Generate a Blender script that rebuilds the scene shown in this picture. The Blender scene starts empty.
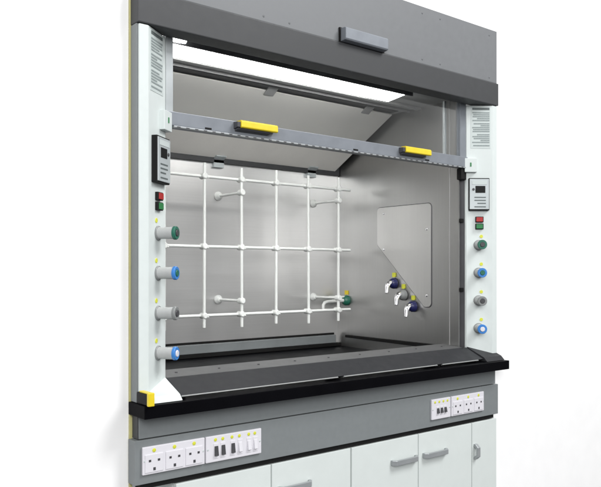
import bpy, bmesh, math, random
from mathutils import Vector, Matrix
random.seed(4)
H = 1.30                      # eye height: shapes below are written with z measured from eye level
scene = bpy.context.scene
COL = scene.collection
V = Vector

# ------------------------------------------------------------------ materials
def mat(name, color, rough=0.45, metal=0.0, noise=0.06, nscale=14.0, stretch=(1, 1, 1), bump=0.0,
        spec=0.5, emit=None, rvar=0.08, coat=0.0):
    m = bpy.data.materials.new(name); m.use_nodes = True
    nt = m.node_tree; N = nt.nodes; L = nt.links
    b = N['Principled BSDF']
    tc = N.new('ShaderNodeTexCoord'); mp = N.new('ShaderNodeMapping'); mp.inputs['Scale'].default_value = stretch
    tx = N.new('ShaderNodeTexNoise'); tx.inputs['Scale'].default_value = nscale; tx.inputs['Detail'].default_value = 6
    L.new(tc.outputs['Object'], mp.inputs['Vector']); L.new(mp.outputs['Vector'], tx.inputs['Vector'])
    r = N.new('ShaderNodeMapRange'); r.inputs['From Min'].default_value = .3; r.inputs['From Max'].default_value = .7
    r.inputs['To Min'].default_value = 1 - noise; r.inputs['To Max'].default_value = 1 + noise
    L.new(tx.outputs['Fac'], r.inputs['Value'])
    mx = N.new('ShaderNodeMix'); mx.data_type = 'RGBA'; mx.blend_type = 'MULTIPLY'; mx.inputs['Factor'].default_value = 1
    mx.inputs['A'].default_value = (*color, 1)
    t2 = N.new('ShaderNodeTexNoise'); t2.inputs['Scale'].default_value = 2.6; t2.inputs['Detail'].default_value = 5; t2.inputs['Roughness'].default_value = .60
    L.new(tc.outputs['Object'], t2.inputs['Vector'])
    r3 = N.new('ShaderNodeMapRange'); r3.inputs['From Min'].default_value = .3; r3.inputs['From Max'].default_value = .7
    r3.inputs['To Min'].default_value = 1 - min(.07, noise * .7); r3.inputs['To Max'].default_value = 1 + min(.04, noise * .5)
    L.new(t2.outputs['Fac'], r3.inputs['Value'])
    mm = N.new('ShaderNodeMath'); mm.operation = 'MULTIPLY'; L.new(r.outputs['Result'], mm.inputs[0]); L.new(r3.outputs['Result'], mm.inputs[1])
    L.new(mm.outputs[0], mx.inputs['B']); L.new(mx.outputs['Result'], b.inputs['Base Color'])
    r2 = N.new('ShaderNodeMapRange'); r2.inputs['From Min'].default_value = .3; r2.inputs['From Max'].default_value = .7
    r2.inputs['To Min'].default_value = max(0.02, rough - rvar); r2.inputs['To Max'].default_value = min(1, rough + rvar)
    L.new(tx.outputs['Fac'], r2.inputs['Value']); L.new(r2.outputs['Result'], b.inputs['Roughness'])
    b.inputs['Metallic'].default_value = metal; b.inputs['Specular IOR Level'].default_value = spec
    if coat: b.inputs['Coat Weight'].default_value = coat
    if bump:
        bp = N.new('ShaderNodeBump'); bp.inputs['Strength'].default_value = bump; bp.inputs['Distance'].default_value = .002
        L.new(tx.outputs['Fac'], bp.inputs['Height']); L.new(bp.outputs['Normal'], b.inputs['Normal'])
    if emit:
        b.inputs['Emission Color'].default_value = (*emit[0], 1); b.inputs['Emission Strength'].default_value = emit[1]
    return m

M = dict(
    wall=mat('white_wall_paint', (.92, .92, .92), .7, noise=.01),
    floor=mat('grey_floor_vinyl', (.10, .10, .105), .4, noise=.04),
    white=mat('white_powder_coat', (.62, .67, .66), .45, noise=.012, nscale=60, bump=.03),
    cab=mat('white_cabinet_laminate', (.63, .675, .66), .40, noise=.012, nscale=25),
    grey=mat('grey_powder_coat', (.19, .207, .212), .5, noise=.03, nscale=50, bump=.04, rvar=.03),
    upgrey=mat('upper_grey_paint', (.155, .162, .17), .5, noise=.03, nscale=40, bump=.04, rvar=.03),
    dark=mat('charcoal_paint', (.038, .040, .043), .55, noise=.05, nscale=40, bump=.03, rvar=.03),
    sill=mat('sill_charcoal_paint', (.024, .025, .028), .50, noise=.06, nscale=30, bump=.04, spec=.2),
    silltop=mat('sill_grey_strip', (.085, .087, .09), .40, metal=.2, noise=.03, rvar=.03),
    black=mat('black_epoxy', (.006, .006, .007), .33, noise=.15, spec=.35),
    worktop=mat('black_resin_worktop', (.003, .003, .004), .42, noise=.1, rvar=.03, spec=.03),
    gasket=mat('black_rubber', (.008, .008, .008), .6, noise=.1, spec=.2),
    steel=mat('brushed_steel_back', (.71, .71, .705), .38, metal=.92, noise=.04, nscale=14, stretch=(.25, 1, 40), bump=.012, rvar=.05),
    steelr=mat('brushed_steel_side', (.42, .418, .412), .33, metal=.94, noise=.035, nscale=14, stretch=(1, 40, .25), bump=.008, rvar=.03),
    plate=mat('satin_steel_plate', (.56, .556, .546), .33, metal=.9, noise=.03, nscale=14, stretch=(1, 40, .25), bump=.008, rvar=.03),
    baffle=mat('cream_baffle_panel', (.90, .88, .84), .45, metal=.0, noise=.03, nscale=8),
    ceil=mat('grey_hood_ceiling', (.40, .40, .40), .5, metal=.2, noise=.05),
    rail=mat('blue_grey_anodised', (.21, .228, .255), .42, metal=.2, noise=.04, nscale=30),
    stile=mat('light_anodised', (.42, .45, .46), .35, metal=.4, noise=.04),
    yellow=mat('yellow_plastic', (.72, .56, .02), .4, noise=.05, nscale=50),
    ytrim=mat('olive_yellow_trim', (.50, .47, .22), .5, noise=.05),
    ydot=mat('lime_yellow_label', (.60, .62, .05), .5, noise=.05),
    rod=mat('white_epoxy_rod', (.80, .82, .80), .35, noise=.02, coat=.2),
    vbody=mat('grey_valve_plastic', (.42, .43, .43), .4, noise=.04, nscale=60),
    green=mat('green_plastic', (.015, .13, .085), .35, noise=.06),
    blue=mat('blue_plastic', (.04, .20, .55), .35, noise=.06),
    cgrey=mat('mid_grey_plastic', (.22, .23, .23), .4, noise=.06),
    cdark=mat('dark_grey_plastic', (.05, .05, .055), .4, noise=.06),
    navy=mat('navy_plastic', (.015, .018, .09), .3, noise=.06),
    red=mat('red_plastic', (.36, .012, .012), .35, noise=.05),
    gbut=mat('green_button', (.012, .17, .045), .35, noise=.05),
    print=mat('grey_print', (.25, .29, .29), .6, noise=.25, nscale=400),
    printd=mat('dark_print', (.10, .12, .12), .6, noise=.25, nscale=400),
    label=mat('pale_label', (.53, .585, .575), .5, noise=.02),
    socket=mat('white_socket_plastic', (.68, .67, .71), .35, noise=.01),
    panelface=mat('silver_panel', (.46, .50, .51), .4, metal=.2, noise=.04),
    handle=mat('grey_handle_metal', (.36, .38, .39), .38, metal=.4, noise=.05),
    chrome=mat('polished_chrome', (.80, .80, .82), .16, metal=1, noise=.02),
    lamp=mat('lamp_diffuser', (.9, .9, .9), .5, noise=.005, emit=((1.0, .985, .96), 17.0)),
)
def glass_mat():
    m = bpy.data.materials.new('sash_glass'); m.use_nodes = True
    nt = m.node_tree; N = nt.nodes; L = nt.links
    for n in list(N): N.remove(n)
    o = N.new('ShaderNodeOutputMaterial'); t = N.new('ShaderNodeBsdfTransparent'); g = N.new('ShaderNodeBsdfGlossy')
    tc = N.new('ShaderNodeTexCoord'); tx = N.new('ShaderNodeTexNoise'); tx.inputs['Scale'].default_value = 5
    L.new(tc.outputs['Object'], tx.inputs['Vector'])
    r = N.new('ShaderNodeMapRange'); r.inputs['To Min'].default_value = .02; r.inputs['To Max'].default_value = .05
    L.new(tx.outputs['Fac'], r.inputs['Value']); L.new(r.outputs['Result'], g.inputs['Roughness'])
    t.inputs['Color'].default_value = (.91, .92, .92, 1); g.inputs['Color'].default_value = (.9, .9, .9, 1)
    f = N.new('ShaderNodeFresnel'); f.inputs['IOR'].default_value = 1.25
    x = N.new('ShaderNodeMixShader')
    L.new(f.outputs['Fac'], x.inputs['Fac']); L.new(t.outputs[0], x.inputs[1]); L.new(g.outputs[0], x.inputs[2])
    L.new(x.outputs[0], o.inputs['Surface'])
    return m
M['glass'] = glass_mat()

# ------------------------------------------------------------------ mesh helpers
def hexa(bm, c8):
    v = [bm.verts.new(p) for p in c8]
    for f in ((3, 2, 1, 0), (4, 5, 6, 7), (0, 1, 5, 4), (1, 2, 6, 5), (2, 3, 7, 6), (3, 0, 4, 7)):
        bm.faces.new([v[i] for i in f])
def box(bm, x0, x1, y0, y1, z0, z1):
    hexa(bm, [(x0, y0, z0), (x1, y0, z0), (x1, y1, z0), (x0, y1, z0), (x0, y0, z1), (x1, y0, z1), (x1, y1, z1), (x0, y1, z1)])
def prism(bm, poly, axis, a, b):
    """poly of 2-D points swept along an axis from a to b"""
    def P(p, t):
        return {'x': (t, p[0], p[1]), 'y': (p[0], t, p[1]), 'z': (p[0], p[1], t)}[axis]
    A = [bm.verts.new(P(p, a)) for p in poly]; B = [bm.verts.new(P(p, b)) for p in poly]
    bm.faces.new(A); bm.faces.new(B[::-1])
    n = len(poly)
    for i in range(n):
        bm.faces.new([A[i], B[i], B[(i + 1) % n], A[(i + 1) % n]])
def frame(d):
    d = V(d).normalized()
    u = d.cross(V((0, 0, 1)))
    if u.length < 1e-4: u = d.cross(V((0, 1, 0)))
    u.normalize(); return d, u, u.cross(d).normalized()
def lathe(bm, p0, d, prof, seg=28):
    """prof: (distance along d, radius) pairs; radius 0 closes the end"""
    d, u, w = frame(d); p0 = V(p0); rings = []
    for t, r in prof:
        if r <= 1e-6: rings.append([bm.verts.new(p0 + d * t)])
        else: rings.append([bm.verts.new(p0 + d * t + (u * math.cos(a) + w * math.sin(a)) * r)
                            for a in (2 * math.pi * k / seg for k in range(seg))])
    for A, B in zip(rings, rings[1:]):
        for k in range(seg):
            k2 = (k + 1) % seg
            q = []
            for vv in (A[k % len(A)], A[k2 % len(A)], B[k2 % len(B)], B[k % len(B)]):
                if vv not in q: q.append(vv)
            if len(q) > 2: bm.faces.new(q)
def rod(bm, p0, p1, r, seg=20, e=None):
    p0 = V(p0); p1 = V(p1); l = (p1 - p0).length; e = r * .25 if e is None else e
    lathe(bm, p0, p1 - p0, [(0, 0), (0, r - e), (e, r), (l - e, r), (l, r - e), (l, 0)], seg)
def tube(bm, pts, r, seg=16):
    pts = [V(p) for p in pts]; rings = []; n = len(pts)
    up = None
    for i, p in enumerate(pts):
        d = (pts[min(i + 1, n - 1)] - pts[max(i - 1, 0)]).normalized()
        if up is None: _, u, w = frame(d)
        else:
            u = (up - d * up.dot(d)).normalized(); w = u.cross(d).normalized()
        up = u
        rr = r[i] if isinstance(r, (list, tuple)) else r
        rings.append([bm.verts.new(p + (u * math.cos(a) + w * math.sin(a)) * rr) for a in (2 * math.pi * k / seg for k in range(seg))])
    for A, B in zip(rings, rings[1:]):
        for k in range(seg): bm.faces.new([A[k], A[(k + 1) % seg], B[(k + 1) % seg], B[k]])
    bm.faces.new(rings[0][::-1]); bm.faces.new(rings[-1])
def ball(bm, c, r): 
    lathe(bm, V(c) - V((0, 0, r)), (0, 0, 1), [(r - r * math.cos(a), r * math.sin(a)) for a in (math.pi * k / 10 for k in range(11))], 20)

WPOS = {}
def link(name, bm, m, parent=None, bevel=.0015, smooth=False, label=None):
    """one mesh object with its origin at the middle of its shape"""
    bmesh.ops.recalc_face_normals(bm, faces=bm.faces)
    if bevel:
        es = [e for e in bm.edges if len(e.link_faces) == 2 and e.calc_face_angle(0) > .6]
        bmesh.ops.bevel(bm, geom=es, offset=bevel, segments=2, affect='EDGES', profile=.6, clamp_overlap=True)
    lo = V([min(v.co[i] for v in bm.verts) for i in range(3)]); hi = V([max(v.co[i] for v in bm.verts) for i in range(3)])
    c = (lo + hi) / 2
    for v in bm.verts: v.co -= c
    me = bpy.data.meshes.new(name); bm.to_mesh(me); bm.free()
    o = bpy.data.objects.new(name, me); COL.objects.link(o)
    me.materials.append(M[m] if isinstance(m, str) else m)
    w = c + V((0, 0, H)); WPOS[o.name] = w
    if parent is not None: o.parent = parent; o.location = w - WPOS[parent.name]
    else: o.location = w
    if smooth:
        for p in me.polygons: p.use_smooth = True
        try: me.set_sharp_from_angle(angle=math.radians(35))
        except Exception: pass
    if label: o['label'] = label
    return o
def B(): return bmesh.new()
def tag(o, label, cat, group=None):
    o['label'] = label; o['category'] = cat
    if group: o['group'] = group
    return o
def thing(name, loc, label, cat, group=None):
    o = bpy.data.objects.new(name, None); COL.objects.link(o); o.empty_display_size = .05
    o.location = V(loc) + V((0, 0, H)); WPOS[o.name] = o.location.copy()
    return tag(o, label, cat, group)
def struct(o): o['kind'] = 'structure'; return o
def copy_tree(o, delta, labels=None):
    """copies a thing, its parts and their sub-parts, the thing moved by delta"""
    def rec(s, parent):
        c = s.copy(); COL.objects.link(c); c.parent = parent
        for ch in s.children: rec(ch, c)
        return c
    r = rec(o, None); r.location = o.location + V(delta); WPOS[r.name] = r.location.copy()
    return r

# ------------------------------------------------------------------ key dimensions (metres)
XL, XR = .88, 2.47            # outer edges of the hood
XM = (XL + XR) / 2
FY = 1.80                     # front of the hood
WALLX = 2.33                  # inner right steel wall
BACKY = 2.62                  # back steel wall
CEIL = .70                    # hood ceiling
FLOORZ = -.355                # worktop surface
def mirx(x): return 2 * XM - x

# ------------------------------------------------------------------ setting
bm = B()
WY = 1.845
box(bm, -4, XL - .0065, WY, WY + .12, -H, 3.2)
box(bm, XR + .0035, 8, WY, WY + .12, -H, 3.2)
box(bm, XL - .0065, XR + .0035, WY, WY + .12, .982, 3.2)
struct(link('wall', bm, 'wall', bevel=0))
bm = B(); box(bm, -40, 40, -60, 3.2, -H - .05, -H)  # floor out of view, darkened and widened to shade reflections in the steel
struct(link('floor', bm, 'floor', bevel=0))

# ------------------------------------------------------------------ fume hood
hood = thing('fume_hood', (XM, FY, FLOORZ), 'large white and grey fume hood with open steel chamber, over the black worktop', 'fume hood')

def post_poly(side):
    p = [(XL + .003, 1.80), (.911, 1.80), (.997, 1.864), (.997, 1.92), (XL + .003, 1.92)]
    return p if side < 0 else [(mirx(x), y) for x, y in p]
def along(side, s, out, z):
    """point on the angled face of a post: s across it from the front, out from its surface"""
    x = .911 + .8 * s + .6 * out; y = 1.80 + .6 * s - .8 * out
    return V((x if side < 0 else mirx(x), y, z))
def onpost(bm, side, s0, s1, o0, o1, z0, z1):
    c = [along(side, s, o, z) for z in (z0, z1) for s, o in ((s0, o0), (s1, o0), (s1, o1), (s0, o1))]
    hexa(bm, c)

posts = {}
for side in (-1, 1):
    bm = B(); prism(bm, post_poly(side), 'z', FLOORZ + .001, .674)
    lab = 'white angled left post carrying valves and a black control panel' if side < 0 else 'white angled right post'
    p = link('side_post', bm, 'white', hood, .003, label=lab); posts[side] = p
    # side cheek in grey with the yellow edge next to the wall
    bm = B()
    x0 = XL - .002 if side < 0 else mirx(XL + .003)
    box(bm, x0, x0 + .005, 1.806, 1.840, FLOORZ + .001, .6745)
    link('side_trim', bm, 'grey', p, .001)
    bm = B()
    x0 = XL - .006 if side < 0 else mirx(XL + .003)
    box(bm, x0, x0 + .009, 1.8405, 1.846, -.62 if side < 0 else FLOORZ, .98)
    link('edge_strip', bm, 'ytrim', p, .001)
    # foot: wedge ending in the profile of the sill
    bm = B()
    xa, xb = (XL + .004, .996) if side < 0 else (mirx(.996), mirx(XL + .004))
    prism(bm, [(1.762, FLOORZ + .001), (1.868, FLOORZ + .001), (1.868, -.300), (1.778, -.346 + .008)], 'x', xa, xb)
    link('post_foot', bm, 'white' if side < 0 else 'sill', p, .002, label=None if side < 0 else 'dark grey right foot')
    # printed notice
    bm = B(); onpost(bm, side, .010, .090, -.002, .0012, .500, .668)
    lb = link('notice_label', bm, 'label', p, 0)
    bm = B(); onpost(bm, side, .014, .084, .0008, .0020, .655, .664); link('printed_heading', bm, 'printd', p, 0)
    bm = B()
    z = .646; k = 0
    while z > .506:
        w = (.070, .066, .068, .050, .069, .064, .036)[k % 7]
        onpost(bm, side, .014, .014 + w, .0008, .0020, z - .0045, z); z -= .0078 if k % 5 < 4 else .013; k += 1
    link('printed_lines', bm, 'print', p, 0)
    # white switch plate with a small green mark
    bm = B(); onpost(bm, side, .068, .118, -.01, .016, .402, .458)
    link('cover_plate', bm, 'white', p, .002)
    bm = B(); onpost(bm, side, .091, .097, .012, .0172, .424, .440); link('green_mark', bm, 'gbut', p, 0)

# control panel on each post
for side in (-1, 1):
    bm = B(); onpost(bm, side, .018, .100, -.004, .017, .248, .378)
    cp = link('control_panel', bm, 'gasket', hood, .002, label='black control panel with silver face and small screen')
    bm = B(); onpost(bm, side, .0205, .099, .014, .0195, .252, .374); link('panel_face', bm, 'panelface', cp, .0015)
    bm = B(); onpost(bm, side, .036, .076, .017, .0205, .318, .346); link('screen', bm, 'gasket', cp, .0005)
    bm = B(); onpost(bm, side, .030, .090, .017, .0205, .352, .367); link('printed_strip', bm, 'label', cp, 0)
    bm = B()
    for z in (.302, .290, .278, .264): onpost(bm, side, .034, .034 + (.046 if z != .278 else .034), .017, .0203, z - .004, z)
    link('printed_lines', bm, 'printd', cp, 0)
    bm = B(); lathe(bm, along(side, .084, .017, .332), along(side, 0, 1, 0) - along(side, 0, 0, 0), [(0, .005), (.004, .005), (.005, .004), (.005, 0)], 16)
    link('button', bm, 'cdark', cp, 0, True)
    # rocker pair
    for z, m, l in ((.212, 'red', 'red push button on black base'), (.184, 'gbut', 'green push button on black base')):
        bm = B(); onpost(bm, side, .040, .072, -.004, .010, z - .0115, z + .0115)
        bb = link('push_button', bm, 'gasket', hood, .0015, label=l)
        bm = B(); onpost(bm, side, .0435, .070, .008, .0125, z - .009, z + .009); link('button_face', bm, m, bb, .001)

# remote-control valves on both posts
VALVES = [(.109, 'green', 'cdark', 'green', 'grey valve with green disc cap'), (-.003, 'blue', 'green', 'blue', 'grey valve with blue ringed green disc cap'),
          (-.115, 'cgrey', 'cdark', 'cgrey', 'grey valve with plain grey disc cap'), (-.227, 'blue', 'socket', 'blue', 'grey valve with blue and white disc cap')]
for side in (-1, 1):
    n = along(side, 0, 1, 0) - along(side, 0, 0, 0)
    for z, ring, mid, tip, l in VALVES:
        bm = B(); lathe(bm, along(side, .058, -.004, z), n, [(0, .018), (.008, .018), (.010, .0165), (.016, .0165), (.052, .0168), (.053, .016), (.053, 0)])
        vb = link('valve', bm, 'vbody', hood, 0, True, l)
        bm = B(); lathe(bm, along(side, .058, -.003, z), n, [(0, .021), (.006, .021), (.008, .019), (.008, .0172)]); link('collar', bm, 'cgrey', vb, 0, True)
        bm = B(); lathe(bm, along(side, .058, .0485, z), n, [(0, .0170), (.001, .0190), (.0075, .0190), (.0095, .0175), (.0095, .0105), (.008, .0100), (.008, 0)])
        link('cap_ring', bm, ring, vb, 0, True)
        bm = B(); lathe(bm, along(side, .058, .0560, z), n, [(0, .0095), (.0035, .0095), (.0045, .0085), (.0045, 0)]); link('cap_disc', bm, mid, vb, 0, True)
        bm = B(); lathe(bm, along(side, .047, -.002, z + .035), n, [(0, .0068), (.0035, .0068), (.0042, .006), (.0042, 0)])
        link('service_dot', bm, 'ydot', vb, 0, True)

# yellow ended stop at the foot of the left post
bm = B(); hexa(bm, [V(p) for p in ((.874, 1.735, -.352), (.890, 1.735, -.352), (.890, 1.797, -.352), (.874, 1.797, -.352),
                                     (.874, 1.735, -.322), (.890, 1.735, -.322), (.890, 1.797, -.322), (.874, 1.797, -.322))])
st = link('foot_stop', bm, 'gasket', posts[-1], .003, label='black stop block with yellow end')
bm = B(); box(bm, .8735, .8915, 1.726, 1.7365, -.3535, -.318)
box(bm, .876, .8905, 1.7365, 1.785, -.3225, -.318)
sty = link('stop_cap', bm, 'yellow', posts[-1], .003)

# fascia, upper panel
bm = B(); box(bm, XL - .002, XR + .002, 1.796, 1.864, .676, .766); link('fascia', bm, 'dark', hood, .003, label='dark grey fascia band')
bm = B(); box(bm, XL, XR, 1.803, 1.862, .768, .980); up = link('upper_panel', bm, 'upgrey', hood, .002, label='mid grey upper panel')
bm = B()
prism(bm, [(1.804, .768), (1.775, .770), (1.772, .775), (1.772, .807), (1.775, .812), (1.804, .814)], 'x', 1.612, 1.812)
link('panel_grip', bm, 'rail', up, .003, label='pale grey box shaped grip')
bm = B(); box(bm, 1.607, 1.817, 1.797, 1.8035, .7665, .8155); link('grip_backing', bm, 'gasket', up, .001)

# chamber
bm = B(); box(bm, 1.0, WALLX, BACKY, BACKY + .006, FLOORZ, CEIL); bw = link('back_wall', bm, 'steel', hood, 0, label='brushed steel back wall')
bm = B(); box(bm, 1.02, WALLX - .03, BACKY - .022, BACKY + .001, -.338, -.300); link('lower_baffle', bm, 'grey', bw, .003)
bm = B(); box(bm, 1.02, WALLX - .004, BACKY - .028, BACKY + .001, FLOORZ + .002, -.339); box(bm, 1.02, WALLX - .03, BACKY - .008, BACKY + .001, -.2995, -.291); link('lower_slot', bm, 'gasket', bw, 0)
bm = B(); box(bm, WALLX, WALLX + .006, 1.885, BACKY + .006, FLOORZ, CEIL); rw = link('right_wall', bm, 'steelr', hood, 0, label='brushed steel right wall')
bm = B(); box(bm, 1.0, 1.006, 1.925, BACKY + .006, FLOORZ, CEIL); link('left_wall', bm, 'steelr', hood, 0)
bm = B(); box(bm, 1.0, WALLX + .006, 1.866, BACKY + .006, CEIL + .001, CEIL + .008); cl = link('ceiling', bm, 'ceil', hood, 0)
bm = B(); box(bm, .90, 2.45, 1.92, 1.925, .676, .9); box(bm, .9, .905, 1.925, 2.7, .71, .9);  box(bm, 2.445, 2.45, 1.925, 2.7, .71, .9); box(bm, .905, 2.445, 2.66, 2.665, .71, .9)
bm.free()
# soffit behind the fascia, ceiling ribs
bm = B(); box(bm, 1.0, 2.352, 1.866, 1.909, .694, CEIL); link('soffit', bm, 'cdark', hood, .001)
bm = B(); box(bm, 1.0, WALLX - .001, 2.085, 2.105, .690, CEIL); box(bm, 1.0, WALLX - .001, 2.150, 2.156, .690, CEIL)
link('ceiling_rib', bm, 'ceil', cl, .001)
# inclined baffle with its clips
by0, bz0, by1, bz1 = 2.226, .688, 2.604, .482
d = V((0, by1 - by0, bz1 - bz0)).normalized(); nrm = V((0, d.z, -d.y))
if nrm.z > 0: nrm = -nrm
def onbaf(t, o): 
    L_ = math.hypot(by1 - by0, bz1 - bz0)
    return (by0 + (by1 - by0) * t + nrm.y * o, bz0 + (bz1 - bz0) * t + nrm.z * o)
bm = B(); prism(bm, [onbaf(0, 0), onbaf(1, 0), onbaf(1, -.006), onbaf(0, -.006)], 'x', 1.03, 2.298)
bf = link('baffle', bm, 'baffle', hood, .001, label='pale sloping baffle panel')
for x in (1.615, 2.125):
    bm = B(); prism(bm, [onbaf(-.085, .0), onbaf(.045, .004), onbaf(.045, .0015), onbaf(-.085, -.006)], 'x', x, x + .045); link('clip', bm, 'ceil', bf, .001)
for x in (1.62, 2.13):
    bm = B(); prism(bm, [onbaf(.955, .006), onbaf(1.01, .006), onbaf(1.01, .0005), onbaf(.955, .0005)], 'x', x, x + .05)
    box(bm, x, x + .05, 2.604, BACKY + .001, .442, .474); link('clip', bm, 'panelface', bf, .001)
bm = B(); box(bm, 1.03, 2.30, 2.19, 2.24, .6985, CEIL + .0008); box(bm, 1.01, 2.325, 2.604, BACKY + .0005, .462, .500); link('exhaust_slot', bm, 'dark', bf, 0)

# right wall fittings: inspection plate, ledge
def rounded(poly, r, seg=6):
    out = []; n = len(poly)
    for i in range(n):
        p, a, b = V(poly[i]).to_2d(), V(poly[i - 1]).to_2d(), V(poly[(i + 1) % n]).to_2d()
        da = (a - p).normalized(); db = (b - p).normalized(); ang = da.angle(db); t = r / math.tan(ang / 2)
        c = p + (da + db).normalized() * (r / math.sin(ang / 2))
        A = p + da * t - c; Bv = p + db * t - c
        a0 = math.atan2(A.y, A.x); a1 = math.atan2(Bv.y, Bv.x)
        while a1 - a0 > math.pi: a1 -= 2 * math.pi
        while a1 - a0 < -math.pi: a1 += 2 * math.pi
        for k in range(seg + 1):
            q = a0 + (a1 - a0) * k / seg; out.append((c.x + r * math.cos(q), c.y + r * math.sin(q)))
    return out
IP = [(2.348, .290), (2.028, .290), (2.028, -.148), (2.066, -.148), (2.348, .124)]
big = [(2.3505, .2925), (2.0255, .2925), (2.0255, -.1505), (2.067, -.1505), (2.3505, .1228)]
bm = B(); prism(bm, [(p[0], p[1]) for p in rounded([(*q, 0) for q in IP], .018)], 'x', WALLX - .004, WALLX + .001)
ip = link('inspection_plate', bm, 'plate', rw, .001, label='steel plate with a cut corner')
bm = B(); prism(bm, rounded([(*q, 0) for q in big], .020), 'x', WALLX - .0012, WALLX + .0008); link('plate_gasket', bm, 'cdark', rw, 0)
for y, z in ((2.052, .18), (2.305, .10), (2.052, -.10), (2.305, .262)):
    bm = B(); lathe(bm, (WALLX - .003, y, z), (-1, 0, 0), [(0, .005), (.002, .005), (.003, .0035), (.003, 0)], 14); link('screw', bm, 'chrome', rw, 0, True)
bm = B(); prism(bm, [(1.94, -.302), (2.55, -.298), (2.55, -.310), (1.94, -.320)], 'x', WALLX - .016, WALLX + .001); link('lower_ledge', bm, 'gasket', rw, .001, label='thin black slot along the wall foot')
bm = B(); box(bm, WALLX - .0015, WALLX + .0005, 1.93, 1.933, FLOORZ, CEIL); link('panel_seam', bm, 'ceil', rw, 0)

# sash: rail, yellow grips, glass, stiles, tracks
bm = B(); prism(bm, [(1.858, .424), (1.858, .463), (1.888, .463), (1.888, .418), (1.866, .418)], 'x', .999, 2.353); sr = link('sash_rail', bm, 'rail', hood, .0015, label='blue grey sash rail')
bm = B(); box(bm, 1.02, 2.34, 1.8555, 1.8665, .4175, .4225); link('rail_lip', bm, 'handle', sr, .0008)
for x in (1.238, 1.966):
    bm = B(); prism(bm, [(1.859, .4645), (1.838, .4645), (1.833, .461), (1.832, .443), (1.836, .440), (1.859, .444)], 'x', x, x + .140)
    g = link('sash_grip', bm, 'yellow', sr, .002, label='yellow sash grip')
    bm = B(); prism(bm, [(1.859, .4435), (1.838, .4398), (1.842, .4350), (1.859, .431)], 'x', x - .008, x + .115); link('grip_shade', bm, 'cdark', g, .001)  # dark piece put in for the shadow below the grip
    bm = B(); prism(bm, [(1.859, .460), (1.836, .458), (1.836, .442), (1.859, .438)], 'x', x - .012, x - .0005); link('grip_end_shade', bm, 'cdark', g, .001)  # dark piece put in for the shadow left of the grip
for x in (1.125, 1.725, 2.098):
    bm = B(); box(bm, x, x + .022, 1.8567, 1.8585, .4255, .4305); link('rail_slot', bm, 'gasket', sr, 0)
bm = B()
for k in range(44):
    x = 1.03 + k * .0298; box(bm, x, x + .011, 1.8548, 1.8560, .4187, .4215)
link('lip_notches', bm, 'cdark', sr, 0)
bm = B(); box(bm, 1.019, 2.318, 1.872, 1.878, .460, .690); link('sash_glass', bm, 'glass', hood, 0, label='clear sash glass')
bm = B(); box(bm, .999, 1.0225, 1.866, 1.884, .4635, .6855); link('sash_stile', bm, 'stile', hood, .001)
bm = B(); box(bm, 2.316, 2.352, 1.866, 1.884, .4635, .6855); link('sash_stile', bm, 'rail', hood, .001)
for x in (2.262, 1.012):
    bm = B(); box(bm, x, x + .012, 1.902, 1.912, .43, .6855); link('rear_stile', bm, 'stile', hood, .001)
bm = B(); prism(bm, [(2.334, 1.902), (2.3515, 1.872), (2.3535, 1.905)], 'z', FLOORZ + .05, .4175); tk = link('sash_track', bm, 'cdark', hood, 0, label='dark sash track')
bm = B(); prism(bm, [(2.3325, 1.9045), (2.337, 1.8965), (2.339, 1.9045)], 'z', FLOORZ + .05, .4176); link('track_edge', bm, 'stile', tk, 0)
bm = B(); box(bm, 2.318, 2.350, 1.862, 1.886, .372, .4165); link('track_stop', bm, 'gasket', tk, .003)
for z in (.20, -.08):
    bm = B(); box(bm, 2.334, 2.348, 1.874, 1.890, z, z + .016); link('track_pad', bm, 'gasket', tk, .002)

# airfoil sill
bm = B(); prism(bm, [(1.780, -.343), (1.864, -.304), (1.864, -.312), (1.786, -.348)], 'x', .999, 2.351)
si = link('airfoil_sill', bm, 'sill', hood, .0015, label='dark grey sloping airfoil sill')
bm = B(); prism(bm, [(1.8645, -.3035), (1.965, -.296), (1.968, -.300), (1.8645, -.312)], 'x', 1.0, 2.328); stp = link('sill_strip', bm, 'silltop', hood, .001)
for k in range(9):
    bm = B(); x = 1.06 + .15 * k; lathe(bm, (x, 1.915, -.3005), (0, 0, 1), [(0, .004), (.0025, .004), (.0035, .0028), (.0035, 0)], 12); link('screw', bm, 'cdark', stp, 0, True)
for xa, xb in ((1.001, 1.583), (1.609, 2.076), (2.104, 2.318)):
    bm = B(); prism(bm, [(1.7795, -.3435), (1.786, -.3485), (1.784, -.3505), (1.776, -.3465)], 'x', xa, xb); link('sill_light_line', bm, 'cgrey', si, .0006)  # grey strips added to imitate light showing through the gap under the sill
for x in (1.0, 1.585, 2.08, 2.32):
    bm = B(); box(bm, x, x + .022, 1.792, 1.85, FLOORZ + .0005, -.338); link('sill_bracket', bm, 'gasket', si, .001)

# ------------------------------------------------------------------ strip light under the hood ceiling
lt = thing('strip_light', (1.58, 2.0, CEIL), 'long glowing white strip light under the hood ceiling', 'light')
bm = B(); box(bm, 1.04, 2.085, 1.9095, 2.034, .6925, CEIL + .0002); link('light_tray', bm, 'ceil', lt, .001)
bm = B(); box(bm, 1.042, 2.083, 1.9060, 1.914, .678, .6922); link('front_cheek', bm, 'cdark', lt, .001)
bm = B(); prism(bm, [(1.918, .692), (1.923, .684), (2.018, .674), (2.026, .676), (2.028, .692)], 'x', 1.062, 2.062); link('diffuser', bm, 'lamp', lt, .001)
bm = B(); box(bm, 1.043, 1.058, 1.916, 2.030, .684, .6922); link('end_cap', bm, 'cdark', lt, .001)
lt2 = thing('tube_light', (1.05, 1.93, CEIL), 'short glowing white tube light beside the left post, ahead of the long strip', 'light')
bm = B(); box(bm, 1.001, 1.082, 1.878, 1.904, .690, CEIL + .0001); link('light_tray', bm, 'ceil', lt2, .001)
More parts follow.
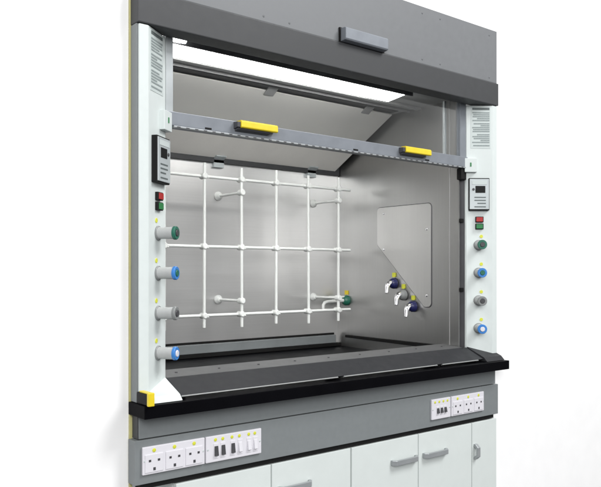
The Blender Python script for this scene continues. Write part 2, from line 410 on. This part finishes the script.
bm = B(); rod(bm, (1.002, 1.887, .684), (1.076, 1.887, .684), .008); link('tube', bm, 'lamp', lt2, 0, True)

# ------------------------------------------------------------------ lattice on stand-offs
GY = 2.44; GX = [1.299 + .175 * k for k in range(6)]
lat = thing('rod_lattice', (1.80, GY, -.17), 'white lattice of crossed rods standing before the steel back wall', 'lattice')
for z in (.375, .100, -.171):
    bm = B(); rod(bm, (1.215, GY + .0115, z), (2.256, GY + .0115, z), .0062); link('horizontal_rod', bm, 'rod', lat, 0, True)
for x, dx, dz in zip(GX, (0, .0012, -.001, .0006, -.0014, .0008), (0, .003, -.002, .004, -.003, .001)):
    bm = B(); rod(bm, (x - dx, GY, -.222 + dz), (x + dx, GY, .424 + dz), .0062); vr = link('upright_rod', bm, 'rod', lat, 0, True)
    for z in (.375, .100, -.171):
        bm = B(); rod(bm, (x, GY - .011, z), (x, GY + .024, z), .0118, e=.003); rod(bm, (x + .008, GY + .002, z - .004), (x + .0195, GY - .002, z - .006), .0032); link('clamp', bm, 'rod', vr, 0, True)
for x in (1.649, 2.174):
    for z in (.322, -.117):
        bm = B(); rod(bm, (x, GY - .010, z), (x, BACKY - .012, z), .0056); so = link('standoff', bm, 'rod', lat, 0, True)
        bm = B(); lathe(bm, (x, BACKY - .0005, z), (0, -1, 0), [(0, .019), (.006, .019), (.010, .016), (.020, .0095), (.022, 0)]); link('wall_flange', bm, 'rod', so, 0, True)
        bm = B(); rod(bm, (x, GY - .013, z), (x, GY + .018, z), .0125, e=.003); link('clamp', bm, 'rod', so, 0, True)

# ------------------------------------------------------------------ outlets on the right wall
def spout(y, z, name_label, m):
    o = thing('gas_outlet', (WALLX - .004, y, z), name_label, 'gas outlet', 'small outlets along the cut edge of the steel plate')
    bm = B(); lathe(bm, (WALLX - .003, y, z), (-1, 0, 0), [(0, .024), (.007, .024), (.014, .021), (.022, .017), (.025, .012), (.025, 0)]); link('rosette', bm, m, o, 0, True)
    x0 = WALLX - .022
    pts = [(x0 + .010, y, z + .002)] + [(x0 - .026 * math.sin(a) - .004, y - .004 * a, z + .002 - .026 * (1 - math.cos(a))) for a in (0, .3, .6, .9, 1.2, 1.4)]
    e = V(pts[-1]); dd = (e - V(pts[-2])).normalized()
    pts += [tuple(e + dd * .012), tuple(e + dd * .024)]
    bm = B(); tube(bm, pts, [.0125, .0125, .0122, .012, .0115, .011, .010, .0085, .0075]); link('spout', bm, 'chrome', o, 0, True)
    bm = B(); prism(bm, rounded([(y - .009, z + .027, 0), (y + .009, z + .027, 0), (y + .009, z + .047, 0), (y - .009, z + .047, 0)], .004), 'x', WALLX - .0062, WALLX - .001); link('service_tag', bm, 'ydot', o, 0)
    return o
spout(2.242, -.050, 'uppermost of the three chrome elbow outlets with navy rosettes on the right wall', 'navy')
spout(2.185, -.100, 'middle one of the three small chrome elbow outlets on the right wall', 'cgrey')
spout(2.128, -.148, 'lowest of the three chrome elbow outlets, on the right wall', 'navy')
tp = thing('water_spout', (WALLX, 2.557, -.143), 'white swan neck tap with green collar in the back right corner behind the lattice', 'tap')
bm = B(); lathe(bm, (WALLX - .0005, 2.555, -.135), (-1, 0, 0), [(0, .024), (.010, .024), (.018, .019), (.024, .012), (.024, 0)]); link('collar', bm, 'green', tp, 0, True)
bm = B(); tube(bm, [(WALLX - .02, 2.555, -.135), (WALLX - .08, 2.555, -.137), (2.205, 2.555, -.139), (2.190, 2.555, -.143), (2.183, 2.555, -.152), (2.182, 2.555, -.175)], [.0085, .0085, .008, .008, .0075, .0065]); link('spout', bm, 'rod', tp, 0, True)
bm = B(); rod(bm, (WALLX - .012, 2.555, -.118), (2.215, 2.555, -.116), .0045); link('lever', bm, 'rod', tp, 0, True)
bm = B(); box(bm, WALLX - .004, WALLX - .0003, 2.543, 2.567, -.108, -.088); link('service_tag', bm, 'yellow', tp, .001)

# ------------------------------------------------------------------ worktop
wt = thing('worktop', (XM, 1.745, -.39), 'glossy black worktop slab beneath the hood, above the grey service panel', 'worktop')
bm = B(); box(bm, XL - .008, XR + .003, 1.745, 1.843, -.390, FLOORZ); box(bm, .905, 2.445, 1.8432, 2.66, -.388, FLOORZ - .0002); link('slab', bm, 'worktop', wt, .002)

# ------------------------------------------------------------------ service panel under the worktop
PX0, PX1 = XL - .010, XR + .004
sp = thing('service_panel', (XM, 1.80, -.577), 'long grey service panel under the black worktop, carrying socket and switch plates', 'panel')
bm = B(); box(bm, PX0 + .014, PX1 - .014, 1.803, 1.84, -.4535, -.391); link('upper_band', bm, 'grey', sp, .0015)
bm = B(); box(bm, PX0 + .0115, PX0 + .0135, 1.806, 1.838, -.4535, -.391); link('band_end', bm, 'dark', sp, 0)
bm = B(); box(bm, PX0, PX1, 1.80, 1.84, -.577, -.4565); link('lower_band', bm, 'grey', sp, .0015)
bm = B(); box(bm, PX0 + .02, PX1 - .02, 1.808, 1.838, -.592, -.5775); link('shadow_gap', bm, 'gasket', sp, 0)

def plate(name, x0, x1, label, cat):
    t = thing(name, ((x0 + x1) / 2, 1.80, -.513), label, cat)
    bm = B(); box(bm, x0, x1, 1.7925, 1.8003, -.551, -.475); return t, link('plate', bm, 'socket', t, .0025)
FYP = 1.7925
def dot(parent, x, z, r=.0055):
    bm = B(); lathe(bm, (x, FYP + .001, z), (0, -1, 0), [(0, r), (.0018, r), (.0024, r * .8), (.0024, 0)], 18); link('service_dot', bm, 'ydot', parent, 0, True)
def outlet(parent, x):
    bm = B(); box(bm, x - .0275, x + .0275, FYP - .0022, FYP + .001, -.5455, -.496); f = link('socket', bm, 'socket', parent, .0018)
    bm = B()
    box(bm, x - .0035, x + .0035, FYP - .0030, FYP, -.5405, -.5325)
    for sx in (-1, 1): box(bm, x + sx * .0135 - .0034, x + sx * .0135 + .0034, FYP - .0030, FYP, -.5165, -.5105)
    link('pin_holes', bm, 'cdark', f, 0)
def rocker(parent, x, m, z=-.519, h=.018):
    bm = B(); box(bm, x - .0085, x + .0085, FYP - .0014, FYP + .001, z - h - .004, z + h + .004); f = link('switch', bm, 'socket', parent, .001)
    bm = B(); prism(bm, [(FYP - .001, z - h * .8), (FYP - .0072, z - h * .75), (FYP - .003, z + h * .75), (FYP - .001, z + h * .8)], 'x', x - .006, x + .006); link('rocker', bm, m, f, .0006)
t, p = plate('socket_plate', .890, 1.0845, 'white plate of three power sockets at the far left of the service panel', 'socket plate')
for k in range(3):
    x = .924 + .0625 * k; outlet(p, x); dot(p, x, -.4865)
t, p = plate('switch_plate', 1.0885, 1.284, 'white switch plate with three black and three white rockers beside the left sockets', 'switch plate')
for x in (1.120, 1.145, 1.177, 1.203, 1.237, 1.259): dot(p, x, -.4865, .005)
for x, m in ((1.122, 'cdark'), (1.146, 'cdark'), (1.180, 'cdark'), (1.206, 'socket'), (1.238, 'socket'), (1.261, 'socket')): rocker(p, x, m)
t, p = plate('switch_plate', 2.061, 2.168, 'small white switch plate with three black rockers, toward the right end of the service panel', 'switch plate')
for k in range(4): dot(p, 2.079 + .0235 * k, -.4865, .0048)
for k in range(3): rocker(p, 2.094 + .021 * k, 'cdark', -.519, .012)
t, p = plate('socket_plate', 2.174, 2.372, 'white plate of power sockets at the far right of the service panel', 'socket plate')
for k in range(3):
    x = 2.209 + .064 * k; outlet(p, x); dot(p, x, -.4865)

def screws(parent, pts, d, r_=.0035, m='handle'):
    for p in pts:
        bm = B(); lathe(bm, p, d, [(0, r_), (.0012, r_), (.0020, r_ * .7), (.0020, r_ * .35), (.0012, r_ * .3), (.0012, 0)], 14); link('screw', bm, m, parent, 0, True)
for o in [o for o in COL.objects if o.name.split('.')[0] == 'plate']:
    c = WPOS[o.name]; hw = max(v.co.x for v in o.data.vertices)
    screws(o, [(c.x + sx * (hw - .006), FYP + .0003, -.513) for sx in (-1, 1)], (0, -1, 0), .0028, 'label')
screws(up, [(x, 1.8035, z) for x in (.94, 1.30, 1.40, 2.02, 2.12, 2.42) for z in (.785, .955)], (0, -1, 0), .0036, 'upgrey')

# ------------------------------------------------------------------ cabinets
def cabinet(x0, x1, label, xm=None):
    t = thing('base_cabinet', ((x0 + x1) / 2, 1.81, -H), label, 'cabinet', 'base cabinets under the grey service panel')
    bm = B(); box(bm, x0 + .001, x1 - .001, 1.826, 2.45, -H + .10, -.593); box(bm, x0 + .02, x1 - .02, 1.88, 2.40, -H + .001, -H + .10); link('carcass', bm, 'cab', t, .001)
    xm = xm or (x0 + x1) / 2
    for s, (a, b) in ((-1, (x0, xm)), (1, (xm, x1))):
        bm = B(); box(bm, a + .002, b - .002, 1.805, 1.825, -H + .105, -.596); dr = link('door', bm, 'cab', t, .002)
        hx = (xm - .145, xm - .012) if s < 0 else (xm + .022, xm + .155)
        z = -.678
        bm = B()
        prism(bm, [(hx[0], 1.806), (hx[0], 1.796), (hx[0] + .012, 1.783), (hx[1] - .012, 1.783), (hx[1], 1.796), (hx[1], 1.806), (hx[1] - .009, 1.806), (hx[1] - .011, 1.799),
                   (hx[1] - .018, 1.792), (hx[0] + .018, 1.792), (hx[0] + .011, 1.799), (hx[0] + .009, 1.806)], 'z', z - .009, z + .009)
        link('handle', bm, 'handle', dr, .0015)
    return t
cabinet(1.667, 2.312, 'white two door base cabinet with bar handles, second from the left', 2.001)
cabinet(.997, 1.665, 'white two door base cabinet below the switch plate, leftmost')
# narrow end cabinet
t = thing('base_cabinet', (2.41, 1.81, -H), 'narrow white base cabinet at the far right end with an upright handle', 'cabinet', 'base cabinets under the grey service panel')
bm = B(); box(bm, 2.314, XR, 1.826, 2.45, -H + .10, -.593); box(bm, 2.36, XR - .02, 1.88, 2.40, -H + .001, -H + .1); link('carcass', bm, 'cab', t, .001)
bm = B(); box(bm, 2.314, XR, 1.805, 1.825, -H + .105, -.596); dr = link('door', bm, 'cab', t, .002)
bm = B(); prism(bm, [(1.806, -.740), (1.796, -.740), (1.783, -.728), (1.783, -.692), (1.796, -.680), (1.806, -.680), (1.806, -.689), (1.792, -.698), (1.792, -.722), (1.806, -.731)], 'x', 2.322, 2.338); link('handle', bm, 'handle', dr, .0015)

# ------------------------------------------------------------------ light
w = bpy.data.worlds.new('World'); scene.world = w; w.use_nodes = True
w.node_tree.nodes['Background'].inputs['Color'].default_value = (1, 1, 1, 1)
w.node_tree.nodes['Background'].inputs['Strength'].default_value = .60
def area(name, loc, target, size, power, color=(1, 1, 1)):
    l = bpy.data.lights.new(name, 'AREA'); l.shape = 'RECTANGLE'; l.size, l.size_y = size; l.energy = power; l.color = color
    o = bpy.data.objects.new(name, l); COL.objects.link(o); o.location = loc
    o.rotation_euler = (V(target) - V(loc)).to_track_quat('-Z', 'Y').to_euler()
area('key_softbox', (-1.2, -2.2, 2.9), (1.5, 1.85, 1.4), (2.4, 1.8), 165)  # added lamp out of view, lights the hood and wall from the front
area('fill_softbox', (3.9, -1.6, 5.2), (3.6, 1.85, 1.0), (2.4, 2.0), 260)  # added overhead lamp out of view, brings the wall to white

# ------------------------------------------------------------------ camera
cd = bpy.data.cameras.new('camera'); cam = bpy.data.objects.new('camera', cd); COL.objects.link(cam)
cam.location = (0, 0, H); cam.rotation_euler = (math.radians(90), 0, -math.radians(38.7))
cd.sensor_width = 36; cd.lens = 724 / 601 * 36; cd.shift_y = 28.5 / 601; cd.clip_end = 200; cd.clip_start = .05
scene.camera = cam
scene.view_settings.view_transform = 'Standard'; scene.view_settings.look = 'None'; scene.view_settings.exposure = 0
